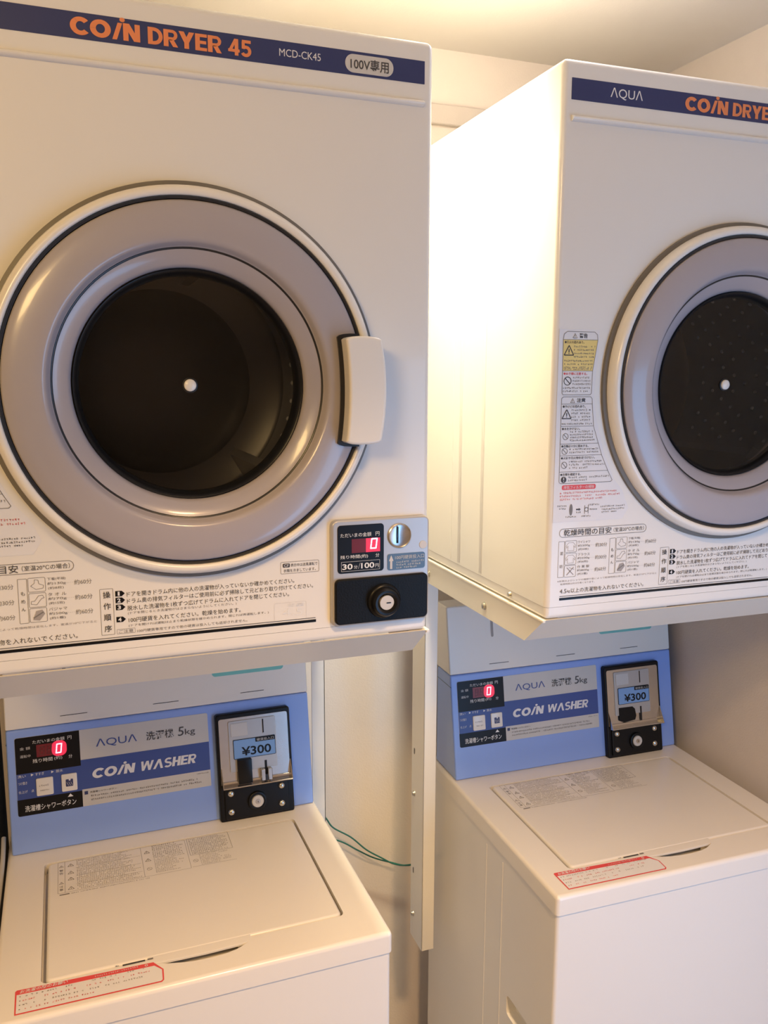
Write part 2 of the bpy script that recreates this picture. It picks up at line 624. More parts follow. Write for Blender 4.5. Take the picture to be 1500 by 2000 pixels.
def make_dryer(loc, label):
    root = thing('coin_dryer', label, 'tumble dryer', loc, 0, 'coin dryers above the washers')
    # cabinet with a drum cavity
    c = MB(FRONT)
    c.lathe([(0.186, 0.05), (0.186, -0.36)], DCX, DCZ, M['enamel'], 96, True, True)
    cut = c.build('cutter')
    b = MB()
    b.box(0, 0, 0.0163, WD, DD, HD, M['enamel'], 0.0075, 4, 0.0163)
    cab = b.build('cabinet', root, cut=[cut], wn=True, angle=40)
    # raised bead across the front under the name band, and the side panel seam
    b = MB(FRONT)
    z0 = 0.6150
    pr = []
    for i in range(9):
        a = math.pi * i / 8
        pr.append((z0 - 0.0034 * math.cos(a), 0.0056 * math.sin(a)))
    for (p, q) in zip(pr, pr[1:]):
        b.face([(0.0122, p[0], p[1]), (0.5452, p[0], p[1]), (0.5452, q[0], q[1]), (0.0122, q[0], q[1])], M['enamel'])
    for u in (0.0122, 0.5452):
        b.face([(u, p, h) for p, h in pr], M['enamel'])
    b.build('pressed_bead', root, angle=60)
    b = MB()
    b.box(-0.0007, 0.300, 0.02, 0.001, 0.3016, 0.607, M['enamel'])
    b.box(-0.0004, 0.266, 0.02, 0.001, 0.276, 0.672, M['enamel'], 0.0004, 2)
    b.box(-0.0004, 0.188, 0.02, 0.001, 0.198, 0.672, M['enamel'], 0.0004, 2)
    b.build('side_rib', root)
    b = MB()
    b.box(0.0005, 0.0005, 0.0, WD - 0.0005, DD - 0.001, 0.0158, M['enamel'], 0.0065, 4, 0.0158)
    b.box(0.003, 0.003, 0.0155, WD - 0.003, DD - 0.004, 0.0165, M['joint_shade'])
    b.build('base_tray', root, wn=True, angle=40)
    b = MB(frame((0, 0, 0), (0, -1, 0), (0, 0, 1)))
    b.lathe([(0.0, 0.0035), (0.003, 0.003), (0.0045, 0.0)], -0.097, 0.0105, M['zinc'], 16)
    b.build('screw', root)

    # name band
    b = MB(FRONT)
    b.prism(rr(0.0113, 0.636, WD - 0.0113, 0.6602, 0.0004), 0, 0.0005, M['navy'])
    h = 0.0008
    b.text('ΛQUΛ', 0.0646, 0.1104, 0.6483, M['white'], h, 0.0128)
    b.block('CO/N', 0.1728, 0.2385, 0.6398, 0.6558, M['orange'], h)
    b.block('DRYER', 0.2460, 0.3195, 0.6398, 0.6558, M['orange'], h)
    b.block('45', 0.3262, 0.3505, 0.6398, 0.6558, M['orange'], h)
    b.text('MCD-CK45', 0.3801, 0.4255, 0.6490, M['paper'], h, 0.0075)
    b.prism(rr(0.4531, 0.6385, 0.5091, 0.6573, 0.0092, 8), 0.0004, h, M['pale'])
    b.text('100V専用', 0.4590, 0.5035, 0.6477, M['print'], 0.0011, 0.0122, bold=0.012)
    b.build('name_band', root, smooth=False)

    # warning label
    b = MB(FRONT)
    P, Q = M['print'], M['printlt']
    h0, h1, h2 = 0.0003, 0.0005, 0.0007
    bg = [(0.006, 0.128), (0.110, 0.128), (0.119, 0.142), (0.108, 0.166), (0.094, 0.182), (0.078, 0.215),
          (0.064, 0.26), (0.059, 0.29), (0.0635, 0.345), (0.0635, 0.370), (0.006, 0.370)]
    b.poly(bg, h0, M['paper'])
    o1 = [(0.0145, 0.2896), (0.0535, 0.2896), (0.0552, 0.2915), (0.0556, 0.3193), (0.0615, 0.357), (0.0606, 0.364), (0.0565, 0.3672),
          (0.0175, 0.3672), (0.0130, 0.364), (0.0119, 0.357), (0.0127, 0.2915)]
    o2 = [(0.0150, 0.1779), (0.0895, 0.1779), (0.0918, 0.180), (0.0847, 0.1922), (0.0741, 0.2133), (0.0687, 0.2278), (0.0604, 0.250),
          (0.0572, 0.278), (0.0568, 0.2845), (0.0545, 0.2871), (0.0150, 0.2871), (0.0125, 0.2850), (0.0130, 0.180)]
    b.poly([(0.0128, 0.3191), (0.0556, 0.3193), (0.0615, 0.3575), (0.0119, 0.3573)], h1, M['yellow'])
    for o in (o1, o2):
        b.path(o + [o[0]], 0.0006, h2, Q)
    for (ua, ub, v) in ((0.0119, 0.0615, 0.3574), (0.0128, 0.0556, 0.3192), (0.0125, 0.0572, 0.2782), (0.0129, 0.0604, 0.2503),
                        (0.0127, 0.0687, 0.2282), (0.0125, 0.0741, 0.2133), (0.0128, 0.0847, 0.1927)):
        b.line((ua, v), (ub, v), 0.0005, h2, Q)
    b.triangle_sign(0.0285, 0.3595, 0.0062, Q, h2)
    b.text('警告', 0.0345, 0.0465, 0.3624, P, h2, 0.0058, bold=0.02)
    b.triangle_sign(0.0285, 0.2797, 0.0062, Q, h2)
    b.text('注意', 0.0345, 0.0470, 0.2828, P, h2, 0.0056, bold=0.02)
    b.text('●引火の恐れあり。', 0.0140, 0.0420, 0.3543, P, h2, 0.0034, bold=0.01)
    b.triangle_sign(0.0205, 0.3385, 0.0135, P, h2)
    for i in range(4):
        b.strokes(0.0275, 0.0585 - 0.0008 * i, 0.3492 - i * 0.0042, 0.0024, Q, h2)
    for i in range(3):
        b.strokes(0.0140, 0.0565 - 0.0008 * i, 0.3316 - i * 0.0040, 0.0024, Q, h2)
    b.strokes(0.0140, 0.0535, 0.3215, 0.0022, Q, h2)
    b.text('●お子様に注意する。', 0.0140, 0.0480, 0.3158, M['red'], h2, 0.0034, bold=0.01)
    b.no_sign(0.0200, 0.3067, 0.0055, P, h2)
    for i in range(3):
        b.strokes(0.0275, 0.0545, 0.3110 - i * 0.0040, 0.0024, Q, h2)
    for i in range(2):
        b.strokes(0.0140, 0.0535, 0.2982 - i * 0.0040, 0.0024, Q, h2)
    b.text('●やけどの恐れあり。', 0.0145, 0.0475, 0.2751, P, h2, 0.0034, bold=0.01)
    b.triangle_sign(0.0205, 0.2600, 0.0130, P, h2)
    for i in range(4):
        b.strokes(0.0275, 0.0570, 0.2706 - i * 0.0042, 0.0025, Q, h2)
    b.strokes(0.0140, 0.0580, 0.2535, 0.0024, Q, h2)
    b.text('●水をかけない。', 0.0145, 0.0405, 0.2472, P, h2, 0.0034, bold=0.01)
    b.no_sign(0.0200, 0.2375, 0.0042, Q, h2)
    for i in range(4):
        b.strokes(0.0265, 0.0600 + 0.001 * i, 0.2434 - i * 0.0036, 0.0024, Q, h2)
    b.text('●衣類は十分に脱水する。', 0.0145, 0.0540, 0.2253, P, h2, 0.0034, bold=0.01)
    b.no_sign(0.0195, 0.2188, 0.0042, Q, h2)
    for i in range(2):
        b.strokes(0.0265, 0.0690 + 0.002 * i, 0.2213 - i * 0.0038, 0.0025, Q, h2)
    b.text('●火気や引火物を近づけない。', 0.0145, 0.0640, 0.2102, P, h2, 0.0034, bold=0.01)
    b.no_sign(0.0195, 0.2012, 0.0044, Q, h2)
    for i in range(3):
        b.strokes(0.0265, (0.0760, 0.0790, 0.0560)[i], 0.2055 - i * 0.0040, 0.0025, Q, h2)
    b.text('●衣類を確認する。', 0.0145, 0.0445, 0.1893, P, h2, 0.0034, bold=0.01)
    b.disc(0.0195, 0.1827, 0.0040, h2, P)
    b.rect(0.0190, 0.1822, 0.0200, 0.1856, h2 + 0.0002, M['paper'])
    b.disc(0.0195, 0.1805, 0.0006, h2 + 0.0002, M['paper'])
    for i in range(2):
        b.strokes(0.0265, (0.0880, 0.0560)[i], 0.1855 - i * 0.0038, 0.0025, Q, h2)
    b.poly(rr(0.0175, 0.1695, 0.0675, 0.1757, 0.0022), h1, M['red'])
    b.text('排気フィルターの掃除', 0.0200, 0.0650, 0.1726, M['paper'], h2, 0.0044)
    for i in range(3):
        b.strokes(0.0150, (0.1010, 0.1050, 0.0790)[i], 0.1657 - i * 0.0042, 0.0026, M['pink'], h2)
    b.disc(0.0320, 0.1436, 0.0024, h2, Q, rv=0.0075)
    b.annulus(0.0550, 0.1430, 0.0022, 0.0030, h2, Q)
    b.rect(0.0520, 0.1375, 0.0528, 0.1485, h2, Q)
    b.rect(0.0572, 0.1375, 0.0580, 0.1485, h2, Q)
    b.poly([(0.0395, 0.1428), (0.0435, 0.1428), (0.0435, 0.1418), (0.0465, 0.1436), (0.0435, 0.1454), (0.0435, 0.1444), (0.0395, 0.1444)], h2, P)
    for (a, c_, v) in ((0.012, 0.027, 0.1490), (0.015, 0.025, 0.1455), (0.058, 0.075, 0.1490), (0.060, 0.072, 0.1430), (0.040, 0.047, 0.1400),
                       (0.022, 0.042, 0.1345), (0.048, 0.062, 0.1345), (0.076, 0.1135, 0.1460), (0.078, 0.1130, 0.1422), (0.078, 0.102, 0.1386)):
        b.strokes(a, c_, v, 0.0023, Q, h2)
    b.build('warning_label', root, smooth=False)

    # drying guide and operating steps printed on the cabinet
    b = MB(FRONT)
    h = 0.0004
    b.outline(0.0163, 0.1079, 0.1490, 0.1193, 0.0056, 0.0006, h, Q)
    b.text('乾燥時間の目安', 0.0230, 0.0945, 0.1137, P, h, 0.0086, bold=0.008)
    b.text('（室温20℃の場合）', 0.0980, 0.1450, 0.1137, P, h, 0.0056)
    b.outline(0.0160, 0.0553, 0.0250, 0.1028, 0.0008, 0.0004, h, Q)
    b.text('混', 0.0185, 0.0230, 0.0870, Q, h)
    b.text('紡', 0.0185, 0.0230, 0.0700, Q, h)
    b.outline(0.0928, 0.0548, 0.1020, 0.1028, 0.0008, 0.0004, h, Q)
    for ch, v in zip('もめん', (0.0870, 0.0785, 0.0700)):
        b.text(ch, 0.0954, 0.0994, v, P, h)
    rows = (0.0955, 0.0790, 0.0628)
    for k, v in enumerate(rows):
        for (u, nm, g, n, t) in ((0.0257, ('ワイシャツ', 'ブラウス', '作 業 服')[k], ('約200g', '約200g', '約800g')[k], ('(約5枚)', '(約6枚)', '(約3着)')[k], ('約30分', '約30分', '約60分')[k]),
                                 (0.1028, ('下着(半袖)', 'タ オ ル', 'パジャマ')[k], ('約130g', '約70g', '約500g')[k], ('(約8枚)', '(約15枚)', '(約1着)')[k], '約60分')):
            b.outline(u, v - 0.0077, u + 0.0172, v + 0.0077, 0.0015, 0.0004, h, Q)
            cx = u + 0.0086
            if nm in ('ワイシャツ', 'ブラウス'):
                sh = [(-.0045, -.0055), (.0045, -.0055), (.0042, .001), (.0065, -.002), (.007, .001), (.0035, .005), (-.0035, .005), (-.007, .001), (-.0065, -.002), (-.0042, .001)]
                b.path([(cx + x, v + y) for x, y in sh + sh[:1]], 0.0004, h, M['printmid'])
            elif k == 2 and u < 0.05:
                for x in (-1, 1):
                    b.line((cx - 0.005 * x, v - 0.005), (cx + 0.005 * x, v + 0.005), 0.0012, h, M['printmid'])
                b.line((cx - 0.002, v + 0.005), (cx + 0.006, v + 0.002), 0.0005, h, Q)
            elif k == 0:
                sh = [(-.006, -.001), (-.001, -.005), (.006, -.004), (.0065, -.001), (.002, .001), (.0015, .005), (-.002, .0055), (-.0025, .0015)]
                b.path([(cx + x, v + y) for x, y in sh + sh[:1]], 0.0004, h, Q)
            elif k == 1:
                sh = [(-.0065, -.004), (-.001, -.005), (.004, .0015), (.0065, .002), (.005, .005), (.001, .0045), (-.003, -.001), (-.0062, -.001)]
                b.path([(cx + x, v + y) for x, y in sh + sh[:1]], 0.0004, h, Q)
            else:
                b.poly([(cx - .0055, v - .005), (cx + .001, v - .006), (cx + .0065, v + .001), (cx + .004, v + .0055), (cx - .002, v + .0045)], h, M['printmid'])
                b.line((cx - .005, v - .003), (cx + .005, v + .003), 0.0012, h + 0.0002, Q)
            b.text(nm, u + 0.0190, u + 0.0372, v + 0.0050, Q, h, 0.0036)
            b.text(g, u + 0.0190, u + 0.0372, v + 0.0000, Q, h, 0.0036)
            b.text(n, u + 0.0195, u + 0.0350, v - 0.0048, Q, h, 0.0034)
            for q in range(4):
                b.disc(u + 0.0385 + q * 0.0018, v, 0.00025, h, Q, 6)
            b.text(t, u + 0.0455, u + 0.0632, v - 0.0003, Q, h, 0.0055)
    b.text('※衣類およびシャツの種類や量によって乾燥時間は変化します。室温が10℃下がると', 0.0160, 0.1690, 0.0503, M['printmid'], h, 0.0026)
    b.text('乾燥時間は約10分長くなります。', 0.0205, 0.0720, 0.0462, M['printmid'], h, 0.0026)
    b.text('4.5', 0.0200, 0.0300, 0.0367, P, h, 0.0056)
    b.text('kg', 0.0310, 0.0352, 0.0360, P, h, 0.0044)
    b.text('以上の洗濯物を入れないでください。', 0.0365, 0.1490, 0.0366, P, h, 0.0062)
    b.rect(0.0200, 0.0296, 0.4136, 0.0303, h, M['print'])
    b.rect(0.0198, 0.0247, 0.4142, 0.0280, h, M['black'])
    b.outline(0.1733, 0.0336, 0.1872, 0.0851, 0.0008, 0.0004, h, Q)
    for ch, v in zip('操作順序', (0.0783, 0.0657, 0.0532, 0.0407)):
        b.text(ch, 0.1765, 0.1842, v, P, h, 0.0074, bold=0.01)
    for n, v in zip('1234', (0.0787, 0.0712, 0.0634, 0.0498)):
        b.poly([(0.1893, v - 0.0030), (0.1960, v - 0.0030), (0.1992, v), (0.1960, v + 0.0030), (0.1893, v + 0.0030)], h, M['black'])
        b.text(n, 0.1928 - (0.0010 if n == '1' else 0.0018), 0.1928 + (0.0010 if n == '1' else 0.0018), v, M['paper'], h + 0.0003, 0.0044, bold=0.03)
    b.text('ドアを開きドラム内に他の人の洗濯物が入っていないか確かめてください。', 0.2012, 0.3885, 0.0772, P, h, 0.0056)
    b.text('ドラム奥の排気フィルターはご使用前に必ず掃除して元どおり取り付けてください。', 0.2012, 0.4110, 0.0695, P, h, 0.0056)
    b.text('脱水した洗濯物を1枚ずつ広げてドラムに入れてドアを閉じてください。', 0.2012, 0.3820, 0.0616, P, h, 0.0056)
    b.text('(ドアを閉じるとき洗濯物がはさまらないようにしてください。)', 0.2015, 0.3205, 0.0558, Q, h, 0.0034)
    b.text('100円硬貨を入れてください。乾燥を始めます。', 0.2020, 0.3250, 0.0481, P, h, 0.0056)
    b.text('(ドアを開ければ運転は止まり乾燥状態を確かめられます。閉じれば再運転します。)', 0.2020, 0.3575, 0.0418, Q, h, 0.0034)
    b.outline(0.1892, 0.0335, 0.2085, 0.0388, 0.0006, 0.0003, h, Q)
    b.text('ご注意', 0.1912, 0.2065, 0.0361, Q, h, 0.0036)
    b.text('100円硬貨専用ですので他の硬貨は投入しても返却されません。', 0.2105, 0.3325, 0.0350, Q, h, 0.0034)
    b.outline(0.3724, 0.0857, 0.4185, 0.0998, 0.0016, 0.0004, h, Q)
    b.poly(rr(0.3750, 0.0932, 0.3835, 0.0978, 0.0012), h, P)
    b.text('CF', 0.3765, 0.3820, 0.0955, M['paper'], h + 0.0003, 0.0030)
    b.text('表示中は送風運転で', 0.3845, 0.4165, 0.0955, P, h, 0.0038)
    b.text('衣類を冷ましています。', 0.3760, 0.4145, 0.0893, P, h, 0.0038)
    b.outline(0.3640, 0.0300, 0.4025, 0.0515, 0.0020, 0.0002, h, M['pale'])
    b.text('容量', 0.3790, 0.4000, 0.0480, M['white'], h, 0.0040)
    b.text('4.5', 0.3740, 0.3980, 0.0395, M['white'], h, 0.0085)
    b.build('instruction_print', root, smooth=False)

    # door
    door_ring = MB(FRONT)
    door_ring.lathe([(0.2045, -0.004), (0.2048, 0.008), (0.2035, 0.0145), (0.2005, 0.0190), (0.1970, 0.0203), (0.1940, 0.0190), (0.1925, 0.0160), (0.1920, 0.006)],
                    DCX, DCZ, M['ivory'], 128)
    door = door_ring.build('door', root, angle=60)
    b = MB(FRONT)
    b.lathe([(0.2042, -0.003), (0.2100, -0.001), (0.2095, 0.0045), (0.2042, 0.0060)], DCX, DCZ, M['joint_shade'], 128)  # grey ring carries the shade round the door in its colour
    b.build('door_shade_ring', door, angle=60)
    b = MB(FRONT)
    b.lathe([(0.1935, 0.010), (0.1932, 0.0168), (0.1915, 0.0186), (0.1893, 0.0180), (0.1888, 0.012)], DCX, DCZ, M['rubber'], 128)
    b.build('seal_ring', door, angle=60)
    b = MB(FRONT)
    b.lathe([(0.1892, 0.012), (0.1885, 0.0172), (0.1865, 0.0190), (0.1750, 0.0215), (0.1600, 0.0232), (0.1520, 0.0234), (0.1490, 0.0226),
             (0.1462, 0.0200), (0.1440, 0.0150), (0.1425, 0.0125), (0.1400, 0.0115), (0.1360, 0.0100), (0.1270, 0.0040), (0.1235, 0.0005), (0.1225, -0.004),
             (0.1225, -0.03)], DCX, DCZ, M['smoke'], 128)
    b.lathe([(0.1428, 0.0127), (0.1424, 0.0132), (0.1410, 0.0128), (0.1406, 0.0120)], DCX, DCZ, M['rubber'], 128)
    b.build('door_panel', door, angle=50)
    b = MB(FRONT)
    b.lathe([(0.1232, -0.003), (0.1215, 0.0015), (0.1195, 0.0005), (0.1160, -0.006), (0.1150, -0.014)], DCX, DCZ, M['black'], 128)
    b.build('window_rim', door, angle=50)
    b = MB(FRONT)
    b.lathe([(0.1165, -0.0080), (0.100, -0.0122), (0.075, -0.0160), (0.045, -0.0186), (0.02, -0.0197), (0.0, -0.020)], DCX, DCZ, M['glasspane'], 96)
    w = b.build('window_glass', door, angle=80)
    if w.data.polygons[5].normal.y > 0:      # glass faces the room
        w.data.flip_normals()
    b = MB(FRONT)
    b.lathe([(0.0068, -0.0205), (0.0066, -0.0170), (0.0058, -0.0160), (0.0, -0.0158)], DCX, DCZ + 0.0002, M['ivory'], 24)
    b.lathe([(0.0084, -0.0205), (0.0084, -0.0185), (0.0066, -0.0182)], DCX, DCZ + 0.0002, M['rubber'], 24)
    b.build('centre_screw', door, angle=50)
    # handle: a black plate drawn as the shadow gap, and the cream grip
    hl = []
    for i in range(13):
        v = 0.2366 + (0.3555 - 0.2366) * i / 12
        hl.append((0.4798 + 0.0066 * (1 - ((v - 0.296) / 0.0595) ** 2), v))
    for i in range(12, -1, -1):
        v = 0.2366 + (0.3555 - 0.2366) * i / 12
        hl.append((0.4384 + 0.0045 * (1 - ((v - 0.296) / 0.0595) ** 2), v))
    hl = chaikin(hl, 2)
    b = MB(FRONT)
    b.prism(hl, 0.004, 0.045, M['ivory'], 0.0035, 4)
    b.build('handle', door, angle=40, wn=True)
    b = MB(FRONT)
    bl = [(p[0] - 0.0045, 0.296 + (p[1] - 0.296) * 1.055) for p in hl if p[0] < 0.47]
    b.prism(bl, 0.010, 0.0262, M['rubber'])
    b.build('handle_shadow_gap', door, angle=40)

    # drum inside the cabinet
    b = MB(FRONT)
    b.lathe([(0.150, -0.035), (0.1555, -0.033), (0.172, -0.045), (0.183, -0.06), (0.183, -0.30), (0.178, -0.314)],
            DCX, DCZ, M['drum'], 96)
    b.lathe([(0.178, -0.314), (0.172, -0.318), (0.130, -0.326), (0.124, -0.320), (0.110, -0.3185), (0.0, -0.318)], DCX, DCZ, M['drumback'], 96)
    for a in (75, 195, 315):
        aa = math.radians(a)
        F2 = FRONT @ Matrix.Translation((DCX, DCZ, 0)) @ Matrix.Rotation(aa, 4, 'Z')
        bb = MB(F2)
        bb.prism([(0.184, -0.018), (0.140, -0.006), (0.140, 0.006), (0.184, 0.018)], -0.31, -0.07, M['drum'], 0.004)
        tmp = bpy.data.meshes.new('t')
        bb.bm.to_mesh(tmp)
        b.bm.from_mesh(tmp)
        bpy.data.meshes.remove(tmp)
        bb.bm.free()
    for k in range(9):                                  # pressed dimples in staggered rows round the drum wall
        hh = -0.085 - 0.0245 * k
        for i in range(44):
            a = 360.0 * (i + 0.5 * (k % 2)) / 44
            if min(abs((a - q + 180) % 360 - 180) for q in (75, 195, 315)) < 13 or (i * 3 + k) % 7 == 0:
                continue
            aa = math.radians(a)
            ca, sa = math.cos(aa), math.sin(aa)
            F2 = FRONT @ frame((DCX + 0.1832 * ca, DCZ + 0.1832 * sa, hh), (-sa, ca, 0), (0, 0, -1))
            n0 = b.F
            b.F = F2
            s_ = 1 if (F2.to_3x3() @ Vector((0, 0, 1))).dot(FRONT.to_3x3() @ Vector((-ca, -sa, 0))) > 0 else -1
            b.lathe([(0.0036, 0.0), (0.0030, 0.0012 * s_), (0.0016, 0.0022 * s_), (0.0, 0.0025 * s_)], 0, 0, M['dimple'], 8)
            b.F = n0
    b.build('drum', root, angle=40)

    # coin box
    box = MB(FRONT)
    box.prism(rr(0.4318, 0.0175, 0.5562, 0.1462, 0.008, 6), 0, 0.0075, M['silver'], 0.003, 3)
    cb = box.build('coin_box', root, wn=True, angle=40)
    b = MB(FRONT)
    z = 0.0075
    b.prism(rr(0.4390, 0.0822, 0.4968, 0.1397, 0.004), z, z + 0.0008, M['black'], 0.0003, 1)
    z += 0.0010
    b.text('ただいまの金額', 0.4424, 0.4808, 0.1278, M['white'], z, 0.0050)
    b.text('円', 0.4862, 0.4910, 0.1278, M['white'], z, 0.0050)
    b.text('残り時間(約)', 0.4422, 0.4765, 0.1015, M['white'], z, 0.0050)
    b.text('分', 0.4862, 0.4908, 0.1018, M['white'], z, 0.0048)
    b.outline(0.4433, 0.0846, 0.4916, 0.0962, 0.0004, 0.0003, z, M['white'])
    b.text('30', 0.4446, 0.4573, 0.0902, M['white'], z, 0.0068, bold=0.02)
    b.text('分', 0.4590, 0.4635, 0.0892, M['white'], z, 0.0044)
    b.line((0.4645, 0.0868), (0.4668, 0.0940), 0.0003, z, M['white'])
    b.text('100', 0.4680, 0.4845, 0.0902, M['white'], z, 0.0068, bold=0.02)
    b.text('円', 0.4858, 0.4902, 0.0892, M['white'], z, 0.0044)
    b.build('display_panel', cb, smooth=False)
    b = MB(FRONT)
    b.rect(0.4563, 0.1062, 0.4740, 0.1229, z, M['leddim'])
    b.rect(0.4740, 0.1062, 0.4919, 0.1229, z, M['ledglow'])
    digit(b, 0.4790, 0.1098, 0.0082, 0.0130, z + 0.0004, M['led'], '0')
    b.build('lit_display', cb, smooth=False, label='red lit display showing 0')
    b = MB(FRONT)
    z = 0.0075
    b.lathe([(0.0152, z - 0.001), (0.0150, z + 0.0015), (0.0140, z + 0.0022), (0.0120, z + 0.0012), (0.0, z + 0.0006)], 0.5168, 0.1234, M['steel'], 40)
    b.poly(rr(0.5133, 0.1145, 0.5149, 0.1350, 0.0007), z + 0.0024, M['black'])
    b.build('coin_slot', cb)
    b = MB(FRONT)
    b.prism(rr(0.5014, 0.0816, 0.5503, 0.1015, 0.003), z, z + 0.0006, M['infoblue'])
    zz = z + 0.0009
    b.poly([(0.5048, 0.0832), (0.5076, 0.0832), (0.5076, 0.0930), (0.5092, 0.0930), (0.5062, 0.1002), (0.5032, 0.0930), (0.5048, 0.0930)], zz, M['pale'])
    b.text('100円硬貨投入口', 0.5112, 0.5490, 0.0968, M['pale'], zz, 0.0048)
    for i in range(3):
        b.strokes(0.5130, (0.549, 0.547, 0.540)[i], 0.0912 - i * 0.0034, 0.0024, M['pale'], zz)
    b.build('instruction_plate', cb, smooth=False)
    b = MB(FRONT)
    b.lathe([(0.0050, z), (0.0048, z + 0.0008), (0.0, z + 0.001)], 0.5478, 0.1103, M['pale'], 24)
    b.build('plug', cb)
    b = MB(FRONT)
    b.prism(rr(0.4350, 0.0205, 0.5530, 0.0758, 0.006, 6), z, z + 0.0045, M['blacksatin'], 0.0018, 3)
    b.build('lock_cover', cb, wn=True, angle=40)
    b = MB(FRONT)
    y = z + 0.004
    b.lathe([(0.0212, y), (0.0208, y + 0.003), (0.0195, y + 0.0045), (0.0178, y + 0.005), (0.0172, y + 0.011), (0.0150, y + 0.0135), (0.0125, y + 0.0132), (0.0105, y + 0.010), (0.0092, y + 0.008)],
            0.4955, 0.0462, M['black'], 48)
    b.lathe([(0.0092, y + 0.006), (0.0088, y + 0.0092), (0.0, y + 0.0095)], 0.4965, 0.0455, M['pale'], 32)
    b.poly(rr(0.4955, 0.0448, 0.5012, 0.0462, 0.0004), y + 0.0099, M['black'])
    b.build('lock', cb, angle=40)
    return root


SEG = {'0': 'abcdef', '8': 'abcdefg'}


def digit(b, u, v, w, hgt, h, m, ch='0', sl=0.12, t=None):
    """slanted seven-segment figure"""
    t = t or w * 0.2

    def P(x, y):
        return (u + x + sl * y, v + y)
    g = t * 0.12
    hw, hm = w, hgt / 2
    segs = dict(a=((t * 0.5, hgt), (w - t * 0.5, hgt), 'h', -1), d=((t * 0.5, 0), (w - t * 0.5, 0), 'h', 1), g=((t * 0.5, hm), (w - t * 0.5, hm), 'h', 0),
                f=((0, hm + g), (0, hgt - g), 'v', 1), e=((0, g), (0, hm - g), 'v', 1), b=((w, hm + g), (w, hgt - g), 'v', -1), c=((w, g), (w, hm - g), 'v', -1))
    for s in SEG[ch]:
        p, q, o, d = segs[s]
        if o == 'h':
            y0, y1 = (p[1], p[1] + d * t) if d else (p[1] - t / 2, p[1] + t / 2)
            b.poly([P(p[0], min(y0, y1)), P(q[0], min(y0, y1)), P(q[0], max(y0, y1)), P(p[0], max(y0, y1))], h, m)
        else:
            x0, x1 = sorted((p[0], p[0] + d * t))
            b.poly([P(x0, p[1]), P(x1, p[1]), P(x1, q[1]), P(x0, q[1])], h, m)


# ------------------------------------------------------------------ coin washer
WW, WDP, WZ, RIM = 0.501, 0.492, 0.7653, 0.0304
PYB = 0.3767
TILT = math.radians(10.03)
PANEL = frame((0, PYB, WZ), (1, 0, 0), (0, math.sin(TILT), math.cos(TILT)))
TOP = frame((0, 0, WZ), (1, 0, 0), (0, 1, 0))


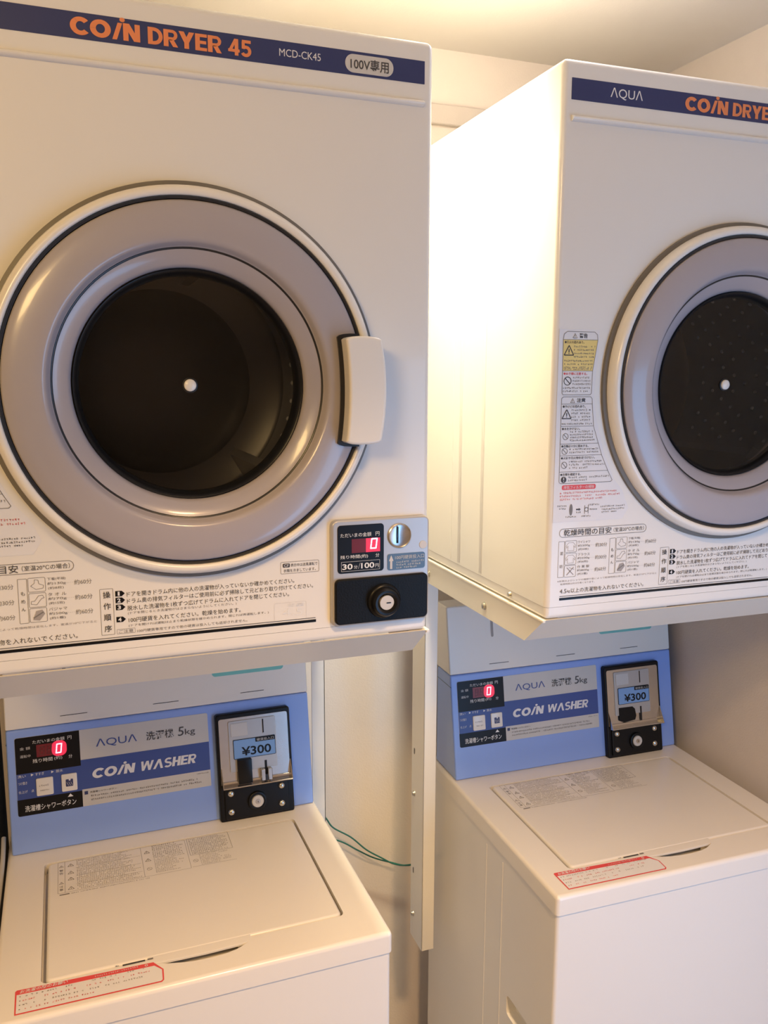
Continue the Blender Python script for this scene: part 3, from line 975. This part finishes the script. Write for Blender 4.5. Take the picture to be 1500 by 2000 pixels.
def make_washer(loc, rz, label, open_return):
    root = thing('coin_washer', label, 'washing machine', loc, rz, 'coin washers under the dryers')
    # body with a grip pocket in each side
    cuts = []
    for x0, x1 in ((-0.05, 0.022), (WW - 0.022, WW + 0.05)):
        c = MB()
        c.box(x0, 0.03, 0.462, x1, 0.148, 0.498, M['enamel'], 0.008, 2)
        cuts.append(c.build('cutter'))
    b = MB()
    b.box(0.002, 0.0025, 0.03, WW - 0.002, WDP, WZ - RIM - 0.0010, M['enamel'], 0.006, 3, WZ - RIM - 0.0010)
    b.build('body', root, cut=cuts, wn=True, angle=40)
    b = MB()
    b.box(0.004, 0.005, WZ - RIM - 0.003, WW - 0.004, WDP - 0.004, WZ - RIM + 0.002, M['joint_shade'])
    b.build('body_seam', root)
    b = MB()
    b.box(0.02, 0.02, 0.0, WW - 0.02, WDP - 0.02, 0.032, M['black'], 0.004)
    b.build('plinth', root)
    b = MB()
    for y in (0.172, 0.232):
        b.box(0.0012, y, 0.06, 0.003, y + 0.003, 0.72, M['enamel'], 0.0006, 1)
    b.build('side_rib', root)
    # top cover with lid well and finger recess
    c1 = MB(TOP)
    c1.prism(rr(0.0545, 0.0575, 0.4505, 0.3390, 0.008, 5), -0.016, 0.03, M['ivory'])
    c2 = MB(TOP)
    cres = [(0.190, 0.0482), (0.206, 0.0425), (0.226, 0.0372), (0.246, 0.0345), (0.262, 0.0338), (0.280, 0.0352), (0.297, 0.0395), (0.312, 0.0475), (0.310, 0.0560), (0.27, 0.0620), (0.21, 0.0620), (0.190, 0.056)]
    c2.prism(cres, -0.0145, 0.02, M['ivory'])
    cc1, cc2 = c1.build('cutter'), c2.build('cutter')
    b = MB()
    b.box(0, 0, WZ - RIM, WW, WDP, WZ, M['ivory'], 0.0065, 4, WZ - RIM)
    b.build('top_cover', root, cut=[cc1, cc2], wn=True, angle=40)
    b = MB(TOP)
    b.prism(rr(0.0600, 0.0605, 0.4478, 0.3365, 0.008, 6), -0.012, 0.0004, M['ivory'], 0.0045, 4)
    b.prism([(0.184, 0.0630), (0.186, 0.0490), (0.200, 0.0474), (0.255, 0.0462), (0.300, 0.0474), (0.316, 0.0490), (0.318, 0.0630)], -0.0030, 0.0001, M['ivory'], 0.001, 2)
    lid = b.build('lid', root, wn=True, angle=40)
    # caution print on the lid
    b = MB(TOP)
    P = M['printlt']
    h = 0.0007
    Lw = M['printmid']
    b.outline(0.0740, 0.2480, 0.2660, 0.3330, 0.001, 0.0004, h, P)
    b.line((0.0840, 0.2480), (0.0840, 0.3330), 0.0004, h, P)
    for v in (0.2650, 0.2880, 0.3100):
        b.line((0.100, v), (0.195, v), 0.0003, h, P)
    for v in (0.254, 0.279, 0.296, 0.3170):
        b.triangle_sign(0.0925, v, 0.0085, P, h)
    b.triangle_sign(0.0790, 0.3180, 0.0062, P, h)
    b.text('警', 0.0762, 0.0818, 0.3090, P, h)
    b.text('告', 0.0762, 0.0818, 0.3010, P, h)
    b.triangle_sign(0.0790, 0.2720, 0.0062, P, h)
    b.text('注', 0.0762, 0.0818, 0.2650, P, h)
    b.text('意', 0.0762, 0.0818, 0.2570, P, h)
    b.rect(0.0765, 0.2425, 0.0900, 0.2450, h, P)
    b.strokes(0.0920, 0.2050, 0.2437, 0.0022, P, h)
    v = 0.3300
    while v > 0.2510:
        b.strokes(0.1010, random.uniform(0.170, 0.194), v, 0.0026, Lw, h)
        v -= 0.0041
    b.line((0.1970, 0.2480), (0.1970, 0.3330), 0.0004, h, P)
    b.triangle_sign(0.2055, 0.3130, 0.0085, P, h)
    b.triangle_sign(0.2055, 0.2900, 0.0085, P, h)
    v = 0.3310
    while v > 0.2930:
        b.strokes(0.2140, random.uniform(0.245, 0.264), v, 0.0030, P, h)
        v -= 0.0048
    while v > 0.2510:
        b.strokes(0.2140, random.uniform(0.240, 0.262), v, 0.0026, Lw, h)
        v -= 0.0042
    b.no_sign(0.2055, 0.2680, 0.0040, Lw, h)
    b.line((0.2680, 0.2500), (0.3360, 0.2490), 0.0004, h, P)
    b.outline(0.2690, 0.2830, 0.3360, 0.3340, 0.001, 0.0005, h, P)
    v = 0.3300
    while v > 0.2860:
        b.strokes(0.2720, random.uniform(0.322, 0.334), v, 0.0028, P, h)
        v -= 0.0043
    while v > 0.2520:
        b.strokes(0.2820, random.uniform(0.31, 0.334), v, 0.0026, Lw, h)
        v -= 0.0042
    b.no_sign(0.2750, 0.2660, 0.0040, Lw, h)
    b.annulus(0.3410, 0.3325, 0.0006, 0.0016, h, M['white'], 12)
    b.build('caution_print', lid, smooth=False)
    # red bordered notice stuck on the front edge of the top
    b = MB(TOP)
    out = [(0.0262, 0.0120), (0.1960, 0.0098), (0.1990, 0.0130), (0.2005, 0.0330), (0.1895, 0.0505), (0.0275, 0.0560), (0.0255, 0.0540)]
    inn = [(0.0278, 0.0138), (0.1950, 0.0116), (0.1972, 0.0135), (0.1985, 0.0325), (0.1900, 0.0430), (0.0275, 0.0470), (0.0275, 0.0465)]
    b.poly(out, 0.0003, M['red'])
    b.poly(inn, 0.0006, M['paper'])
    b.text('お洗濯の際のお願い', 0.0310, 0.0860, 0.0512, M['paper'], 0.0007, 0.0060, bold=0.01, shear=0.15)
    b.strokes(0.118, 0.172, 0.0484, 0.0026, M['paper'], 0.0007)
    b.annulus(0.1805, 0.0470, 0.0012, 0.0020, 0.0007, M['paper'], 16)
    for i in range(4):
        vv = 0.0425 - i * 0.0075
        b.disc(0.0315, vv, 0.0009, 0.0008, P, 8)
        b.strokes(0.0345, (0.186, 0.188, 0.176, 0.120)[i], vv, 0.0030, M['pink'] if i % 2 else M['printmid'], 0.0008, 0.6)
    b.build('notice_sticker', root, smooth=False, label='white notice sticker with red border')
    # maker's print on the lid's front edge
    b = MB(TOP)
    b.strokes(0.143, 0.150, 0.0585, 0.0030, M['print'], 0.0009, 1)
    b.rect(0.152, 0.0560, 0.180, 0.0590, 0.0007, M['print'])
    b.rect(0.183, 0.0565, 0.190, 0.0595, 0.0007, M['printlt'])
    b.build('edge_print', root, smooth=False)

    # console: sky blue lower part, cream cover above
    T1 = 0.1961

    def wedge(x0, x1, t0, t1, mm, yback, bev=0.003):
        q = bmesh.new()
        s, c_ = math.sin(TILT), math.cos(TILT)
        v0, v1 = (PYB + t0 * s, WZ + t0 * c_), (PYB + t1 * s, WZ + t1 * c_)
        vs = [q.verts.new((x, y, z)) for x in (x0, x1) for (y, z) in ((v0[0], v0[1]), (yback, v0[1]), (yback, v1[1]), (v1[0], v1[1]))]
        for f in ((0, 1, 2, 3), (7, 6, 5, 4), (0, 4, 5, 1), (1, 5, 6, 2), (2, 6, 7, 3), (3, 7, 4, 0)):
            q.faces.new([vs[i] for i in f])
        bmesh.ops.recalc_face_normals(q, faces=q.faces[:])
        bmesh.ops.bevel(q, geom=q.edges[:], offset=bev, segments=3, profile=0.5, affect='EDGES')
        b = MB()
        b.absorb(q, mm)
        return b
    b = wedge(0.0068, 0.4971, 0.0004, T1, M['sky'], WDP - 0.02)
    b.box(0.0064, 0.406, WZ + 0.1715, 0.0075, WDP - 0.022, WZ + 0.1725, M['infoblue'])
    con = b.build('console', root, wn=True, angle=40)
    b = wedge(0.0062, 0.4975, T1 + 0.0006, 0.325, M['ivory'], WDP - 0.01)
    cov = b.build('console_cover', root, wn=True, angle=40)
    for u0, u1 in ((0.0883, 0.1296), (0.2327, 0.2745), (0.3785, 0.4197)):
        b = MB(PANEL)
        b.poly(rr(u0, 0.2098, u1, 0.2108, 0.0004, 2), 0.0004, M['seam'])
        b.build('slit', cov, smooth=False)
    b = MB(PANEL)
    b.poly(rr(0.0952, 0.2610, 0.1004, 0.2980, 0.0025), 0.0004, M['printmid'])
    b.build('inspection_slot', cov, smooth=False)
    b = MB(PANEL)
    b.prism(rr(0.3319, 0.2430, 0.4560, 0.2760, 0.006), 0, 0.0003, M['teal'])
    b.text('全自動洗濯機', 0.3370, 0.4480, 0.2600, M['print'], 0.0006, 0.0205, bold=0.02)
    b.build('teal_sticker', cov, smooth=False, label='teal sticker with black lettering')

    # printed control panel
    b = MB(PANEL)
    b.prism(rr(0.0192, 0.0606, 0.3205, 0.1838, (0.003, 0.0005, 0.003, 0.003)), 0, 0.0006, M['pale'])
    h = 0.0008
    b.rect(0.1153, 0.0880, 0.3203, 0.1355, h, M['blue'])
    b.poly(rr(0.0194, 0.1268, 0.1153, 0.1836, (0, 0, 0, 0.003)), h, M['black'])
    b.rect(0.0194, 0.0865, 0.1153, 0.1268, h, M['blue'])
    b.poly(rr(0.0190, 0.0606, 0.1153, 0.0865, (0.003, 0, 0, 0)), h, M['black'])
    h += 0.0003
    W = M['white']
    b.text('ΛQUΛ', 0.1400, 0.2040, 0.1583, M['blue'], h, 0.0142)
    b.text('洗濯機', 0.2187, 0.2635, 0.1588, M['print'], h, 0.0142, bold=0.012)
    b.text('5', 0.2700, 0.2800, 0.1592, M['print'], h, 0.0148, shear=0.1)
    b.text('kg', 0.2818, 0.2985, 0.1560, M['print'], h, 0.0128)
    b.block('CO/N', 0.1305, 0.1965, 0.1032, 0.1185, M['paper'], h, 0.20)
    b.block('WASHER', 0.2055, 0.2962, 0.1032, 0.1185, M['paper'], h, 0.20)
    b.text('ただいまの金額', 0.0453, 0.0930, 0.1745, W, h, 0.0055)
    b.text('円', 0.0975, 0.1035, 0.1745, W, h, 0.0058)
    b.text('金 額', 0.0262, 0.0415, 0.1662, M['pale'], h, 0.0046)
    b.text('運転中', 0.0262, 0.0415, 0.1540, M['pale'], h, 0.0046)
    b.text('残り時間', 0.0443, 0.0735, 0.1445, W, h, 0.0062)
    b.text('(約)', 0.0760, 0.0880, 0.1445, W, h, 0.0060)
    b.text('分', 0.0975, 0.1032, 0.1445, W, h, 0.0058)
    b.text('洗い', 0.0212, 0.0330, 0.1232, W, h, 0.0046)
    b.poly([(0.0405, 0.1215), (0.0405, 0.1255), (0.0445, 0.1235)], h, W)
    b.text('すすぎ', 0.0470, 0.0600, 0.1235, W, h, 0.0046)
    b.poly([(0.0705, 0.1217), (0.0705, 0.1257), (0.0745, 0.1237)], h, W)
    b.text('脱水', 0.0775, 0.0880, 0.1237, W, h, 0.0046)
    b.text('つけ置き', 0.0214, 0.0345, 0.1120, W, h, 0.0044)
    b.text('仕上げ', 0.0214, 0.0345, 0.0985, W, h, 0.0044)
    b.text('点', 0.0400, 0.0440, 0.0985, W, h, 0.0044)
    b.poly([(0.0930, 0.0800), (0.1015, 0.0800), (0.0972, 0.0850)], h, W)
    b.text('洗濯槽シャワーボタン', 0.0294, 0.1055, 0.0712, W, h, 0.0098, bold=0.008)
    b.rect(0.1185, 0.0792, 0.1238, 0.0845, h, M['navy'])
    b.text('洗濯槽シャワーボタン', 0.1265, 0.1680, 0.0820, M['print'], h, 0.0030)
    b.strokes(0.297, 0.318, 0.0840, 0.0020, M['printlt'], h)
    for i in range(2):
        b.strokes(0.1280, (0.300, 0.305)[i], 0.0757 - i * 0.0058, 0.0030, M['printlt'], h)
    pan = b.build('control_panel', root, smooth=False)
    b = MB(PANEL)
    hh = 0.0011
    b.poly(rr(0.0505, 0.1500, 0.0770, 0.1695, 0.0006), hh, M['leddim'])
    b.poly(rr(0.0730, 0.1475, 0.0955, 0.1720, 0.0090, 8), hh + 0.0002, M['ledglow'])  # emissive red patch paints the bloom around the lit digit
    for u in (0.0545, 0.0650):
        digit(b, u, 0.1530, 0.0072, 0.0130, hh + 0.0004, M['segoff'], '8')
    digit(b, 0.0785, 0.1520, 0.0088, 0.0155, hh + 0.0006, M['led'], '0')
    b.build('lit_display', pan, smooth=False, label='red lit display showing 0')
    for k, (u0, v0, u1, v1) in enumerate(((0.0475, 0.0888, 0.0727, 0.1165), (0.0850, 0.0895, 0.1085, 0.1170))):
        b = MB(PANEL)
        b.prism(rr(u0, v0, u1, v1, 0.002), 0.0008, 0.0030, M['ivory'], 0.0010, 2)
        if k == 0:
            b.strokes(u0 + 0.004, u1 - 0.003, 0.1050, 0.0030, M['printmid'], 0.0034)
            b.strokes(u0 + 0.006, u1 - 0.006, 0.0975, 0.0022, M['printlt'], 0.0034)
        else:
            cu, cv = (u0 + u1) / 2, (v0 + v1) / 2
            b.poly(rr(cu - 0.0055, cv - 0.0060, cu + 0.0055, cv + 0.0055, 0.001), 0.0033, M['navy'])
            for q in range(3):
                b.line((cu - 0.004 + q * 0.003, cv + 0.0010), (cu - 0.0015 + q * 0.003, cv - 0.0045), 0.0006, 0.0036, M['pale'])
            b.disc(cu + 0.0005, cv + 0.0045, 0.0016, 0.0036, M['paper'], 10)
        b.build('button', pan, angle=40)

    # coin mechanism
    b = MB(PANEL)
    b.prism(rr(0.3315, -0.0030, 0.4600, 0.1795, 0.005, 5), 0, 0.0110, M['black'], 0.003, 3)
    mech = b.build('coin_mechanism', root, wn=True, angle=40)
    z = 0.0112
    b = MB(PANEL)
    b.prism(rr(0.3362, 0.0600, 0.4556, 0.1716, (0.001, 0.001, 0.004, 0.004)), 0.010, z, M['steel'], 0.0004, 1)
    b.prism(rr(0.3520, 0.0800, 0.4340, 0.1665, 0.003), z, z + 0.0020, M['silver'], 0.0008, 2)
    b.prism(rr(0.3560, 0.1400, 0.3850, 0.1625, 0.001), z + 0.0018, z + 0.0028, M['pale'], 0.0005, 1)
    # angled chrome lip along the bottom
    for (u0, u1) in ((0.3372, 0.4570),):
        b.box(u0, 0.0555, 0.010, u1, 0.0580, 0.0245, M['chrome'], 0.0006, 1)
        b.box(u0, 0.0575, 0.010, u1, 0.0650, 0.0130, M['chrome'], 0.0006, 1)
    for u0 in (0.3368, 0.4556):
        b.face([(u0, 0.0560, 0.011), (u0, 0.0560, 0.0245), (u0, 0.0880, 0.0115)], M['chrome'])
        b.face([(u0 + 0.0014, 0.0560, 0.011), (u0 + 0.0014, 0.0560, 0.0245), (u0 + 0.0014, 0.0880, 0.0115)], M['chrome'])
        b.face([(u0, 0.0560, 0.0245), (u0 + 0.0014, 0.0560, 0.0245), (u0 + 0.0014, 0.0880, 0.0115), (u0, 0.0880, 0.0115)], M['chrome'])
    b.build('face_plate', mech, wn=True, angle=40, label='steel face plate with a turned up lip')
    z1 = z + 0.0022
    b = MB(PANEL)
    b.poly(rr(0.4107, 0.1405, 0.4127, 0.1640, 0.0006), z1, M['black'])
    b.poly(rr(0.4100, 0.1395, 0.4105, 0.1650, 0.0001), z1, M['chrome'])
    b.build('coin_slot', mech, smooth=False)
    b = MB(PANEL)
    b.prism(rr(0.3588, 0.1015, 0.4316, 0.1345, 0.002), z1, z1 + 0.0006, M['black'])
    zz = z1 + 0.0009
    b.poly(rr(0.3597, 0.1024, 0.4307, 0.1336, 0.0014), zz, M['price'])
    b.text('¥300', 0.3725, 0.4235, 0.1135, M['black'], zz + 0.0003, 0.0150, bold=0.018)
    b.poly(rr(0.3970, 0.1268, 0.4306, 0.1336, (0.001, 0, 0, 0)), zz + 0.0002, M['black'])
    b.text('硬貨投入口', 0.3992, 0.4290, 0.1302, M['pale'], zz + 0.0005, 0.0046)
    b.build('price_plate', mech, smooth=False)
    b = MB(PANEL)
    if open_return:
        b.poly([(0.3590, 0.0700), (0.3700, 0.0655), (0.3960, 0.0680), (0.3990, 0.0760), (0.3965, 0.0900), (0.3910, 0.0950), (0.3590, 0.0955)], z1 + 0.0001, M['black'])
    else:
        b.prism(rr(0.3640, 0.0600, 0.3880, 0.1010, 0.0012), z, 0.0200, M['black'], 0.001, 2)
    b.build('coin_return', mech, angle=40)
    b = MB(PANEL)
    if open_return:
        b.poly(rr(0.4085, 0.0650, 0.4125, 0.0935, 0.001), z1 + 0.0001, M['rubber'])
    else:
        b.box(0.4030, 0.0600, z, 0.4105, 0.0800, 0.0205, M['steel'], 0.001, 1)
        b.box(0.4150, 0.0600, z, 0.4225, 0.0800, 0.0205, M['steel'], 0.001, 1)
        b.box(0.4105, 0.0600, z, 0.4150, 0.0700, 0.0190, M['rubber'])
        b.poly(rr(0.4110, 0.0700, 0.4150, 0.0930, 0.0006), z1 + 0.0001, M['black'])
    b.build('release_lever', mech, angle=40)
    b = MB(PANEL)
    b.prism(rr(0.3400, 0.0020, 0.4500, 0.0545, 0.004), 0.0105, 0.0150, M['black'], 0.0018, 3)
    b.lathe([(0.0165, 0.0148), (0.0158, 0.0195), (0.0140, 0.0205), (0.0112, 0.0200), (0.0108, 0.0170)], 0.3944, 0.0270, M['black'], 40)
    b.build('lock_cover', mech, wn=True, angle=40)
    b = MB(PANEL)
    b.lathe([(0.0106, 0.0150), (0.0104, 0.0200), (0.0094, 0.0212), (0.0, 0.0214)], 0.3944, 0.0270, M['pale'], 32)
    b.lathe([(0.0046, 0.0213), (0.0042, 0.0220), (0.0, 0.0221)], 0.3944, 0.0270, M['steel'], 24)
    b.rect(0.3940, 0.0255, 0.3948, 0.0285, 0.0225, M['black'])
    b.build('lock', mech, angle=40)
    for (u, v) in ((0.3502, 0.0460), (0.4375, 0.0460), (0.3497, 0.0152), (0.4366, 0.0159)):
        b = MB(PANEL)
        b.lathe([(0.0058, 0.0148), (0.0057, 0.0162), (0.0050, 0.0182), (0.0034, 0.0196), (0.0, 0.0202)], u, v, M['steel'], 20)
        b.build('bolt', mech, angle=60)
    return root


# ------------------------------------------------------------------ wall rack under a dryer
def make_rack(loc, label, post_y, post_side):
    root = thing('dryer_rack', label, 'rack', loc, 0, 'steel racks carrying the dryers')
    ZB, ZT = -0.0425, -0.0005
    PB = -0.757
    for side in (0, 1):
        x0 = -0.001 if side == 0 else WD - 0.001
        b = MB()

        def web(xa, xb, pts, m=M['rack']):
            q = bmesh.new()
            A = [q.verts.new((xa, y, z)) for y, z in pts]
            B = [q.verts.new((xb, y, z)) for y, z in pts]
            n = len(pts)
            for i in range(n):
                j = (i + 1) % n
                q.faces.new((A[i], A[j], B[j], B[i]))
            q.faces.new(A)
            q.faces.new(list(reversed(B)))
            bmesh.ops.recalc_face_normals(q, faces=q.faces[:])
            b.absorb(q, m)
        xs = (x0, x0 + 0.002)
        web(xs[0], xs[1], [(0.0, ZT), (0.051, ZB), (post_y + 0.06, ZB), (post_y + 0.06, ZT)])
        xi = (x0, x0 + 0.024) if side == 0 else (x0 - 0.022, x0 + 0.002)
        b.box(xi[0], 0.004, ZT - 0.002, xi[1], post_y + 0.06, ZT, M['rack'])
        e = x0 if side == 0 else x0 + 0.002
        b.box(e - 0.0022, 0.0, ZT - 0.0035, e + 0.0022, post_y + 0.06, ZT + 0.0005, M['rack'], 0.001, 2)
        arm = b.build('arm', root)
        F = frame((x0 if side == 0 else x0 + 0.002, 0, 0), (0, -1, 0), (0, 0, 1)) if side == 0 else frame((x0 + 0.002, 0, 0), (0, 1, 0), (0, 0, 1))
        s = -1 if side == 0 else 1
        for y in (0.1727, 0.3909):
            b = MB(F)
            b.lathe([(0.0062, 0.0), (0.0062, 0.0012), (0.0048, 0.0016), (0.0046, 0.0042), (0.0025, 0.0052), (0.0, 0.0053)], s * y, -0.0254, M['zinc'], 16)
            b.build('bolt', arm)
        if side != post_side:
            continue
        # post: web on the outside, flange facing the room
        b = MB()
        b.box(x0, post_y, PB, x0 + 0.002, post_y + 0.058, ZB + 0.03, M['rack'], 0.0005, 1)
        if side == 0:
            b.box(x0, post_y, PB, x0 + 0.0245, post_y + 0.002, ZB, M['rack'], 0.0005, 1)
        else:
            b.box(x0 - 0.0225, post_y, PB, x0 + 0.002, post_y + 0.002, ZB, M['rack'], 0.0005, 1)
        F2 = frame((x0, 0, 0), (0, -1, 0), (0, 0, 1))
        for z in (0.824, 0.584):
            b2 = z - 1.2
            bb = MB(F2)
            bb.poly(rr(-post_y - 0.046, b2 - 0.006, -post_y - 0.042, b2 + 0.006, 0.0019), 0.0004, M['seam'])
            tmp = bpy.data.meshes.new('t')
            bb.bm.to_mesh(tmp)
            bb.bm.free()
            n0 = len(b.bm.faces)
            b.bm.from_mesh(tmp)
            bpy.data.meshes.remove(tmp)
            b.bm.faces.ensure_lookup_table()
            k = b.mi(M['seam'])
            for f in b.bm.faces[n0:]:
                f.material_index = k
        post = b.build('post', root)
        for z in (0.740, 0.494):
            b = MB(F2)
            b.lathe([(0.0055, 0.0), (0.0053, 0.001), (0.0042, 0.0014), (0.004, 0.0036), (0.002, 0.0046), (0.0, 0.0047)], -post_y - 0.044, z - 1.2, M['zinc'], 16)
            b.build('bolt', post)
    # sloping front beam between the arms
    q = bmesh.new()
    pts = [(0.0, ZT), (0.051, ZB), (0.053, ZB), (0.0545, ZB + 0.002), (0.004, ZT)]
    A = [q.verts.new((0.001, y, z)) for y, z in pts]
    B = [q.verts.new((WD - 0.001, y, z)) for y, z in pts]
    for i in range(5):
        q.faces.new((A[i], A[(i + 1) % 5], B[(i + 1) % 5], B[i]))
    q.faces.new(A)
    q.faces.new(list(reversed(B)))
    bmesh.ops.recalc_face_normals(q, faces=q.faces[:])
    b = MB()
    b.absorb(q, M['rack'])
    b.build('front_beam', root)
    b = MB()
    b.box(0.001, post_y + 0.045, ZB, WD - 0.001, post_y + 0.047, ZT, M['rack'])
    b.build('rear_beam', root)
    return root


# ------------------------------------------------------------------ place the machines
DYAW, WYAW = -0.0191, -0.0248
d1 = make_dryer((0, 0, 1.2), 'nearer white coin dryer on the left, whole round door and coin box in view')
d2 = copy_tree(d1)
d2.location = (0.7177, -0.0152, 1.2)
d2.rotation_euler = (0, 0, DYAW)
d2['label'] = 'white coin dryer on the right, half cut off, left side brightly lit'

WX, WY = 0.0288, 0.0397
make_washer((WX, WY, 0), 0, 'white coin washer with blue console under the left dryer, black block in its coin tray', False)
make_washer((WX + 0.752, WY - 0.012, 0), WYAW, 'white coin washer with blue console under the right dryer, its left side in view', True)

make_rack((0, 0, 1.2), 'cream steel wall rack holding up the left dryer', 0.455, 1)
k = make_rack((0.7177, -0.0152, 1.2), 'cream steel wall rack under the right dryer, its bolted side arm in view', 0.405, 0)
k.rotation_euler = (0, 0, DYAW)


# ------------------------------------------------------------------ loose things
def smooth_path(P, n=8):
    out = []
    P = [Vector(p) for p in P]
    for i in range(len(P) - 1):
        p0, p1, p2, p3 = P[max(i - 1, 0)], P[i], P[i + 1], P[min(i + 2, len(P) - 1)]
        for s in range(n):
            t = s / n
            out.append(0.5 * ((2 * p1) + (p2 - p0) * t + (2 * p0 - 5 * p1 + 4 * p2 - p3) * t * t + (3 * p1 - p0 - 3 * p2 + p3) * t ** 3))
    out.append(P[-1])
    return out


yw = 0.575
for pts, lab in ((((0.52, yw - 0.02, 0.70), (0.575, yw - 0.005, 0.665), (0.595, yw, 0.641), (0.610, yw, 0.618), (0.647, yw, 0.590), (0.680, yw, 0.556), (0.713, yw, 0.531), (0.742, yw, 0.511), (0.776, yw, 0.502), (0.84, yw, 0.505)),
                  'upper thin green wire crossing the back wall between the washers'),
                 (((0.50, yw - 0.02, 0.63), (0.58, yw - 0.004, 0.606), (0.626, yw + 0.004, 0.583), (0.663, yw + 0.004, 0.556), (0.696, yw + 0.004, 0.533), (0.735, yw + 0.004, 0.514), (0.776, yw + 0.004, 0.4985), (0.84, yw + 0.004, 0.50)),
                  'lower thin green wire crossing the back wall between the washers')):
    b = MB()
    b.tube(smooth_path(pts), 0.0016, M['wire'], 8)
    tag(b.build('electric_wire', angle=60), lab, 'wire', 'green wires on the back wall')
b = MB()
b.tube([(0.0065, 0.47, 0.0), (0.0065, 0.47, 0.5), (0.0065, 0.47, 1.14)], 0.0215, M['filler'], 20)  # black tube added to darken the gap beside the left washer
tag(b.build('shade_filler', angle=60), 'black hose standing in for deep shade beside the left washer, at the left frame edge', 'filler')
b = MB()
b.tube(smooth_path([(0.024, 0.435, 0.790), (0.0235, 0.40, 0.772), (0.0215, 0.365, 0.756), (0.018, 0.32, 0.735), (0.012, 0.27, 0.70), (0.008, 0.23, 0.64)]), 0.0035, M['clear'], 10)
tag(b.build('clear_tube', angle=60), 'thin milky tube drooping past the left washer console', 'tube')
